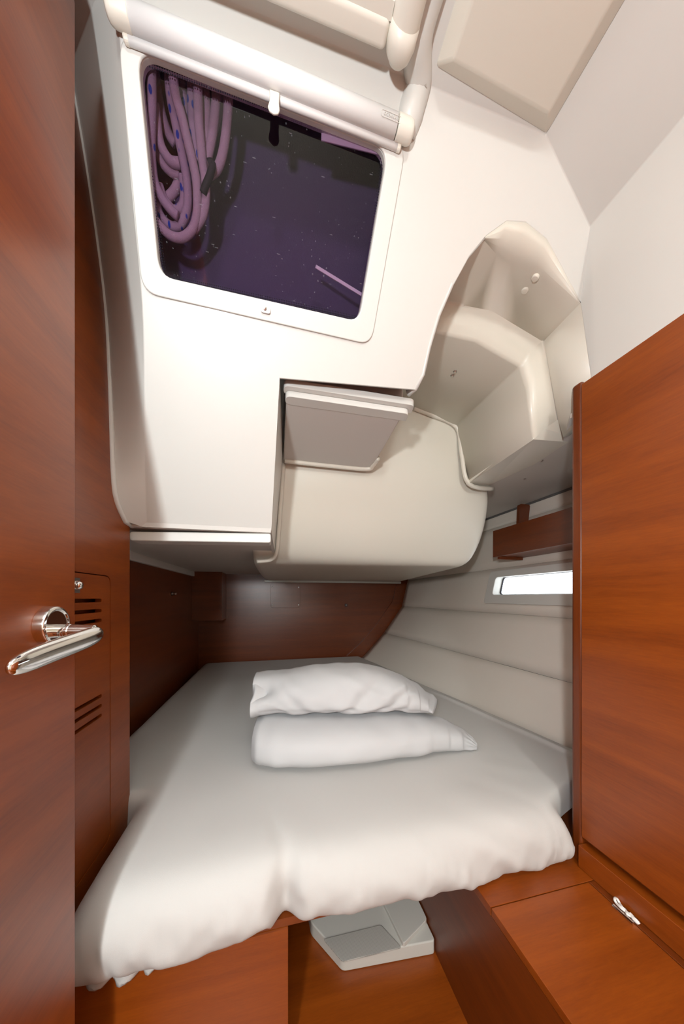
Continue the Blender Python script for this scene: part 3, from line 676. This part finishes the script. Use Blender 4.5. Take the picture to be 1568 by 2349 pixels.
# ================================================================== shelf on the hull side
sh = thing('shelf', (1.2, 1.0, 0.2)); tag(sh, 'small wooden shelf on the hull side above the narrow window', 'shelf')
obj('front_board', *box(1.13, 1.148, 0.50, 1.36, 0.212, 0.352), M_WDY, sh, bevel=0.0015)
obj('bottom_board', [(1.149, 0.5, 0.216), (1.262, 0.5, 0.206), (1.262, 1.30, 0.206), (1.149, 1.33, 0.216), (1.149, 0.5, 0.228), (1.262, 0.5, 0.218), (1.262, 1.30, 0.218), (1.149, 1.33, 0.228)], box(0, 1, 0, 1, 0, 1)[1], M_WDY, sh)
obj('end_batten', [(1.149, 1.335, 0.20), (1.266, 1.305, 0.194), (1.266, 1.318, 0.194), (1.149, 1.348, 0.20), (1.149, 1.335, 0.23), (1.266, 1.305, 0.225), (1.266, 1.318, 0.225), (1.149, 1.348, 0.23)], box(0, 1, 0, 1, 0, 1)[1], M_WDY, sh)
brp = rounded([(1.215, 1.285, 0.23), (1.262, 1.285, 0.23), (1.293, 1.285, 0.481), (1.228, 1.285, 0.481)], 0.012)
obj('bracket', *prism(brp, (0, 0.018, 0)), M_WZ, sh, bevel=0.0015)

# ================================================================== berth: base, mattress
bb = thing('berth_base', (0, 1.5, -1.08)); tag(bb, 'brown wooden berth base beneath the mattress', 'berth')
obj('front_panel', *box(XL+0.001, 0.028, 0.655, 0.673, -1.08, BT-0.021), M_WX, bb)
obj('side_panel', *box(0.012, 0.0275, 0.674, 1.30, -1.08, BT-0.021), M_WDY, bb)
obj('back_panel', *box(0.029, BX-0.001, 1.28, 1.30, -1.08, BT-0.021), M_WD, bb)
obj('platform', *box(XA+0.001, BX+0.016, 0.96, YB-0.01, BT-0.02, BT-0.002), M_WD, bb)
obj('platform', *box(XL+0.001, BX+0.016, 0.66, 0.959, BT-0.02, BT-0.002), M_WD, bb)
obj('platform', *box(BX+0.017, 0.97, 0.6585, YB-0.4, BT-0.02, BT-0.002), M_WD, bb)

MT = -0.55
def sstep(a, b_, t): 
    t = max(0, min(1, (t-a)/(b_-a))); return t*t*(3-2*t)
def xleft(y): return -0.388+(-0.612+0.388)*sstep(0.950, 0.972, y)
def xright(y): return 0.765+((hx(y, -0.57)-0.012)-0.765)*sstep(0.66, 0.80, y)
NX, front = 150, []
fp = [(0.70, -0.698), (0.672, -0.7005), (0.650, -0.700), (0.632, -0.694), (0.619, -0.682), (0.611, -0.664), (0.608, -0.643), (0.609, -0.622), (0.614, -0.602), (0.624, -0.584), (0.638, -0.569), (0.657, -0.559), (0.682, -0.5535), (0.715, -0.551)]
rowsY = [0.745+0.03*i for i in range(8)]
y = rowsY[-1]
while y < YB-0.03: y += 0.028; rowsY.append(min(y, YB-0.012))
prf = fp+[(yy_, MT) for yy_ in rowsY]
V, F = [], []
def fold(x, y, z, fr):
    """fitted-sheet relief: pinch where the two cushions meet, hem puckers, soft waviness"""
    nzv = lambda a, b2, c: noise.noise(Vector((a, b2, c)))
    dy = dz = 0.0
    g = math.exp(-((x-0.022)/0.022)**2); g2 = math.exp(-((x-0.022)/0.06)**2)
    dy += fr*(0.034*g+0.014*g2)+fr*0.010*nzv(x*70, z*26, 9.1)*math.exp(-((x+0.02)/0.05)**2); dz += fr*(-0.006*g)
    if fr < 0.999:                                     # dip running back from the pinch
        dip = math.exp(-((x-0.022+0.30*(y-0.66))/0.016)**2)*sstep(0.84, 0.68, y)
        dz -= 0.006*dip*(1-fr)
    # puckers on the front face, leaning
    s = x+0.35*(z+0.62)
    s2 = x*0.8+1.1*(z+0.62)
    dy += fr*(0.009*nzv(s2*17, z*4, 1.3)+0.006*nzv(s*46, z*9, 4.1)*sstep(-0.58, -0.68, z)+0.004*nzv(s2*60, z*7, 2.2))
    dz += fr*0.008*nzv(x*9, 3.7, 0.2)*sstep(-0.62, -0.70, z)
    rg = lambda a, b2, c: max(0.0, 1-abs(nzv(a, b2, c))*5.0)
    low = sstep(-0.57, -0.67, z)
    dy -= fr*(0.006*rg(s2*11, z*5, 3.3)+0.006*rg((x-0.9*(z+0.62))*13, z*6, 8.8)*low)
    dy += fr*0.007*rg(x*34, z*30+x*6, 12.5)*math.exp(-((x+0.035)/0.045)**2)*low
    if x < 0.0: dz -= fr*0.016*sstep(-0.02, -0.25, x)*sstep(-0.6, -0.70, z)
    # broad softness on top
    dz += (1-fr)*(0.004*nzv(x*3.2, y*2.6, 0)+0.0022*nzv(x*9, y*5, 2.0)*sstep(1.3, 0.7, y))
    # diagonal tension folds at the right front corner
    q = (x-0.60)*0.8+(y-0.66)*1.0
    dz += 0.005*nzv(q*16, (x-y)*3.0, 5.5)*math.exp(-((x-0.66)/0.16)**2-((y-0.70)/0.14)**2)
    # puckers along the left side
    dz += 0.004*nzv(y*26, x*8, 7.7)*math.exp(-((x-xleft(y))/0.05)**2)
    return dy, dz
for j, (yy_, zz_) in enumerate(prf):
    fr = sstep(0.72, 0.62, yy_) if zz_ > -0.70 else 1.0
    fr = 1.0 if j < 7 else max(0, 1-(j-6)/7.0)
    fr = fr if j < 14 else 0.0
    xl_, xr_ = xleft(yy_), xright(yy_)
    for i in range(NX+1):
        u = i/NX
        x = xl_+(-0.28-xl_)*u/0.12 if u < 0.12 else (-0.28+0.96*(u-0.12)/0.66 if u < 0.78 else 0.68+(xr_-0.68)*(u-0.78)/0.22)
        dy, dz = fold(x, yy_, zz_, fr)
        z = zz_
        if j >= 7:
            rL, rR = 0.075-0.065*math.exp(-((yy_-0.965)/0.035)**2), 0.06
            eL, eR = x-xl_, xr_-x
            hmax = (zz_-(BT+0.0))
            if eL < rL: z -= hmax*0.8*(1-math.sqrt(max(0, 1-(1-eL/rL)**2)))
            if eR < rR: z -= hmax*(0.55 if yy_ < 0.8 else 0.35)*(1-math.sqrt(max(0, 1-(1-eR/rR)**2)))
        else:
            # front face narrows round its corners
            pass
        cy_ = 0.0
        for e_, r_ in ((x-xl_, 0.05), (xr_-x, 0.035)):
            if e_ < r_ and yy_ < 0.75: cy_ += r_*0.6*(1-math.sqrt(max(0, 1-(1-e_/r_)**2)))*(1 if j < 12 else 0.4)
        # ridge of the cushion's outboard edge
        if yy_ > 0.8: z += 0.013*math.exp(-((xr_-x-0.085)/0.009)**2)*sstep(1.75, 1.35, yy_)
        z += dz*(1 if zz_ > -0.69 else 1)
        V.append(Vector((x, yy_+dy+cy_, max(z, BT+0.001) if x > 0.45 else z)))
n = NX+1
for j in range(len(prf)-1):
    for i in range(NX): F.append((j*n+i, j*n+i+1, (j+1)*n+i+1, (j+1)*n+i))
# close below
nb = len(V); V += [Vector((v.x, v.y, BT+0.002)) for v in V[-n:]]
for i in range(NX): F.append(((len(prf)-1)*n+i, (len(prf)-1)*n+i+1, nb+i+1, nb+i))
mt = obj('mattress', V, F, M_SHEET, smooth=True)
fixnormals(mt); m_ = mt.modifiers.new('u', 'SUBSURF'); m_.levels = 1; m_.render_levels = 1
tag(mt, 'berth mattress covered by a pale fitted sheet', 'mattress')
# slack corner of the sheet hanging out below the mattress at the left
hv = []
for j in range(8):
    row = []
    for i in range(30):
        x = -0.386+0.20*i/29; k = math.sin(math.pi*min(1, max(0, (i+3)/34)))
        row.append(Vector((x, 0.632+0.010*math.sin(i*0.9+j*0.5)*(j/7)+0.012*j/7, -0.690-0.042*(j/7)*k+0.003*math.sin(i*1.7))))
    hv.append(row)
o = obj('sheet_hem', *loft(hv), M_SHEET, mt, smooth=True, solid=0.002)

# ================================================================== pillows (lofted rings along the long axis)
def pillow(name, stations, NR=56, seed=0, amp=0.004, open_end=False, crease=None):
    """stations: (centre, forward half depth, up half height, down half height, tilt direction)"""
    V, F = [], []
    P = []
    for k in range(len(stations)-1):
        for j in range(6):
            t = j/6; t = t
            a_, b2 = stations[k], stations[k+1]
            P.append([a_[q]*(1-t)+b2[q]*t for q in range(6)])
    P.append(list(stations[-1]))
    m = len(P)
    for i, (x, y, z, d_, hu, hd) in enumerate(P):
        a_, b2 = P[max(i-1, 0)], P[min(i+1, m-1)]
        tg = Vector((b2[0]-a_[0], b2[1]-a_[1], 0)).normalized(); dp = Vector((-tg.y, tg.x, 0))
        for k in range(NR):
            th = 2*math.pi*k/NR
            c, s = math.cos(th), math.sin(th)
            ex = 0.78
            cc = math.copysign(abs(c)**ex, c); ss = math.copysign(abs(s)**ex, s)
            p = Vector((x, y, z))+dp*(cc*d_)+Vector((0, 0, ss*(hu if s > 0 else hd)))
            nrm = (dp*cc+Vector((0, 0, ss))).normalized()
            w_ = noise.noise(Vector((p.x*11+seed, p.y*5, p.z*16)))*amp+noise.noise(Vector((p.x*32+seed, p.y*14, p.z*20)))*amp*0.42
            if crease: w_ += crease(i/(m-1), th, p)
            p += nrm*w_*(0.3 if hu < 0.015 else 1)
            V.append(p)
    for i in range(m-1):
        for k in range(NR): F.append((i*NR+k, i*NR+(k+1) % NR, (i+1)*NR+(k+1) % NR, (i+1)*NR+k))
    F.append(tuple(range((m-1)*NR, m*NR)))
    if not open_end: F.append(tuple(range(NR))[::-1])
    else:                                              # inner face of the open pillowcase mouth
        base = 0
        depth = 5
        for q in range(1, depth+1):
            st_ = P[min(q*2, m-1)]
            x, y, z, d_, hu, hd = st_
            f_ = 0.93-0.06*q
            a_, b2 = P[0], P[6]
            tg = Vector((b2[0]-a_[0], b2[1]-a_[1], 0)).normalized(); dp = Vector((-tg.y, tg.x, 0))
            nb_ = len(V)
            for k in range(NR):
                th = 2*math.pi*k/NR; c, s = math.cos(th), math.sin(th)
                V.append(Vector((x, y, z))+dp*(math.copysign(abs(c)**0.78, c)*d_*f_)+Vector((0, 0, math.copysign(abs(s)**0.78, s)*(hu if s > 0 else hd)*f_)))
            for k in range(NR): F.append((base+(k+1) % NR, base+k, nb_+k, nb_+(k+1) % NR))
            base = nb_
        F.append(tuple(range(base, base+NR)))
    o = obj(name, V, F, M_PIL, smooth=True); fixnormals(o)
    m_ = o.modifiers.new('u', 'SUBSURF'); m_.levels = 1; m_.render_levels = 1
    return o
def gathers(t, th, p):
    g = 0
    if t > 0.82: g += 0.006*math.sin(th*9)*sstep(0.82, 0.96, t)
    if t < 0.08: g += 0.005*math.sin(th*11)*sstep(0.08, 0.0, t)
    return g
b0 = MT+0.001
lowst = [(-0.072, 1.075, b0+0.060, 0.035, 0.035, 0.040), (-0.062, 1.075, b0+0.063, 0.085, 0.056, 0.058), (-0.035, 1.07, b0+0.066, 0.125, 0.065, 0.064), (0.02, 1.062, b0+0.068, 0.150, 0.068, 0.067), (0.15, 1.045, b0+0.068, 0.160, 0.068, 0.067), (0.30, 1.03, b0+0.067, 0.155, 0.066, 0.066), (0.43, 1.02, b0+0.063, 0.140, 0.060, 0.062), (0.53, 1.005, b0+0.057, 0.115, 0.053, 0.056), (0.61, 0.985, b0+0.048, 0.085, 0.044, 0.047), (0.665, 0.960, b0+0.036, 0.055, 0.030, 0.035), (0.695, 0.940, b0+0.022, 0.028, 0.016, 0.020), (0.708, 0.930, b0+0.014, 0.010, 0.007, 0.009)]
p1 = pillow('pillow', lowst, seed=3.1, amp=0.006, crease=gathers); tag(p1, 'lower white pillow lying on the sheet, with a gathered right end', 'pillow', 'pillows on the berth')
b1 = b0+0.130
def creases(t, th, p):
    front = max(0, -math.cos(th))
    c_ = 0.006*max(0.0, 1-abs(noise.noise(Vector((p.x*9+p.z*14, p.y*4, p.z*5))))*4.5)*front
    for t0, lean, wd_, am in ((0.52, 0.10, 0.022, -0.013), (0.60, 0.16, 0.020, 0.009), (0.66, 0.13, 0.018, -0.010), (0.30, -0.10, 0.03, -0.007), (0.74, 0.12, 0.02, -0.006)):
        c_ += am*math.exp(-((t-t0-lean*math.sin(th))/wd_)**2)*front
    c_ += -0.075*sstep(0.27, 0.04, t)*math.exp(-((th-2.55)/0.42)**2)
    # the seam line low on the front
    c_ += -0.004*math.exp(-((th-3.55)/0.10)**2)*sstep(0.05, 0.15, t)
    return c_
upst = [(-0.075, 1.150, b1+0.058, 0.130, 0.068, 0.064), (-0.045, 1.148, b1+0.059, 0.130, 0.070, 0.060), (0.0, 1.143, b1+0.060, 0.128, 0.074, 0.058), (0.06, 1.135, b1+0.061, 0.135, 0.082, 0.056), (0.14, 1.125, b1+0.062, 0.148, 0.092, 0.055), (0.23, 1.115, b1+0.062, 0.155, 0.097, 0.054), (0.32, 1.105, b1+0.060, 0.152, 0.095, 0.052), (0.41, 1.095, b1+0.056, 0.140, 0.084, 0.052), (0.48, 1.085, b1+0.046, 0.125, 0.066, 0.050), (0.54, 1.07, b1+0.030, 0.105, 0.044, 0.042), (0.585, 1.05, b1+0.012, 0.085, 0.022, 0.028), (0.605, 1.035, b1-0.002, 0.070, 0.008, 0.012)]
p2 = pillow('pillow', upst, seed=9.4, amp=0.008, open_end=True, crease=creases); tag(p2, 'upper white pillow with an open pillowcase mouth, on top of the other pillow', 'pillow', 'pillows on the berth')

# ================================================================== grey moulded unit on the floor under the berth
gu = thing('floor_vent_unit', (0.3, 0.95, -1.08)); tag(gu, 'pale grey moulded plastic unit with a perforated top, on the floor under the berth', 'vent unit')
pl = [(0.19, 0.832), (0.474, 0.812), (0.474, 1.10), (0.10, 1.10), (0.112, 0.945)]
obj('body', *prism(rounded([Vector((x, y, -1.08)) for x, y in pl], 0.012, 4), (0, 0, 0.042)), M_GREYP, gu, bevel=0.008, seg=4)
gp = [U(px, py, z=-1.0375) for px, py in ((741, 2157), (785, 2209), (921, 2176), (873, 2124))]
o = obj('grille', *prism(rounded(gp, 0.006, 3), (0, 0, 0.004)), M_GRILLE, gu, bevel=0.001); fixnormals(o)
st_ = [U(925, 2176, z=-1.038), U(1003, 2158, z=-1.038), Vector((0.473, 1.09, -1.038)), U(875, 2100, z=-1.038)+Vector((0, 0.15, 0))]
st_[1] = Vector((0.473, 0.86, -1.038))
o = obj('raised_step', *prism(rounded(st_, 0.01, 3), (0, 0, 0.014)), M_GREYP, gu, bevel=0.006, seg=3); fixnormals(o)

# ================================================================== the open door and its handle
DX, DY = -0.296, 0.530
dr = obj('door_cabin', *box(DX-0.034, DX, -0.32, DY, -1.06, 0.905), M_WY, bevel=0.002); tag(dr, 'open brown wooden cabin door at the left edge', 'door', kind=STR)
hc = Vector((DX, 0.4716, -0.038))
dhn = obj('door_handle', *lathe(hc, (1, 0, 0), [(0, 0.0262), (0.010, 0.0262), (0.0125, 0.0252), (0.0135, 0.0220), (0.0115, 0.0200), (0.0115, 0.002)], 40), M_CHR, dr, bevel=0.0006); tag(dhn, 'chrome lever handle')
obj('handle_neck', *lathe(hc+Vector((0.010, 0, -0.007)), (1, 0, -0.04), [(0, 0.0088), (0.012, 0.0088), (0.0125, 0.0095), (0.017, 0.0095), (0.0175, 0.0088), (0.045, 0.0088), (0.047, 0.006)], 28), M_CHR, dhn, bevel=0.0004)
LV = [((0.046, 0.012, -0.004), 0.003, 0.004), ((0.046, 0.009, -0.0045), 0.0065, 0.007), ((0.046, 0.0, -0.006), 0.0085, 0.0095), ((0.045, -0.02, -0.009), 0.0088, 0.0100), ((0.043, -0.05, -0.0125), 0.0082, 0.0100), ((0.041, -0.08, -0.016), 0.0075, 0.0098), ((0.040, -0.10, -0.019), 0.0068, 0.0095), ((0.039, -0.120, -0.0215), 0.0056, 0.0078), ((0.039, -0.127, -0.0225), 0.002, 0.003)]
v_, f_ = [], []
for (c, a_, h_) in LV:
    for k in range(20):
        t = 2*math.pi*k/20; v_.append(hc+Vector(c)+Vector((0.009, 0, -0.008))+Vector((math.cos(t)*a_*1.1, 0, math.sin(t)*h_*1.3)))
for i in range(len(LV)-1):
    for k in range(20): f_.append((i*20+k, i*20+(k+1) % 20, (i+1)*20+(k+1) % 20, (i+1)*20+k))
f_ += [tuple(range(20))[::-1], tuple(range(len(v_)-20, len(v_)))]
o = obj('lever', v_, f_, M_CHR, dhn, smooth=True); fixnormals(o); m_ = o.modifiers.new('u', 'SUBSURF'); m_.levels = 2; m_.render_levels = 2

for o in COL.objects:
    if 'wl' in o: del o['wl']
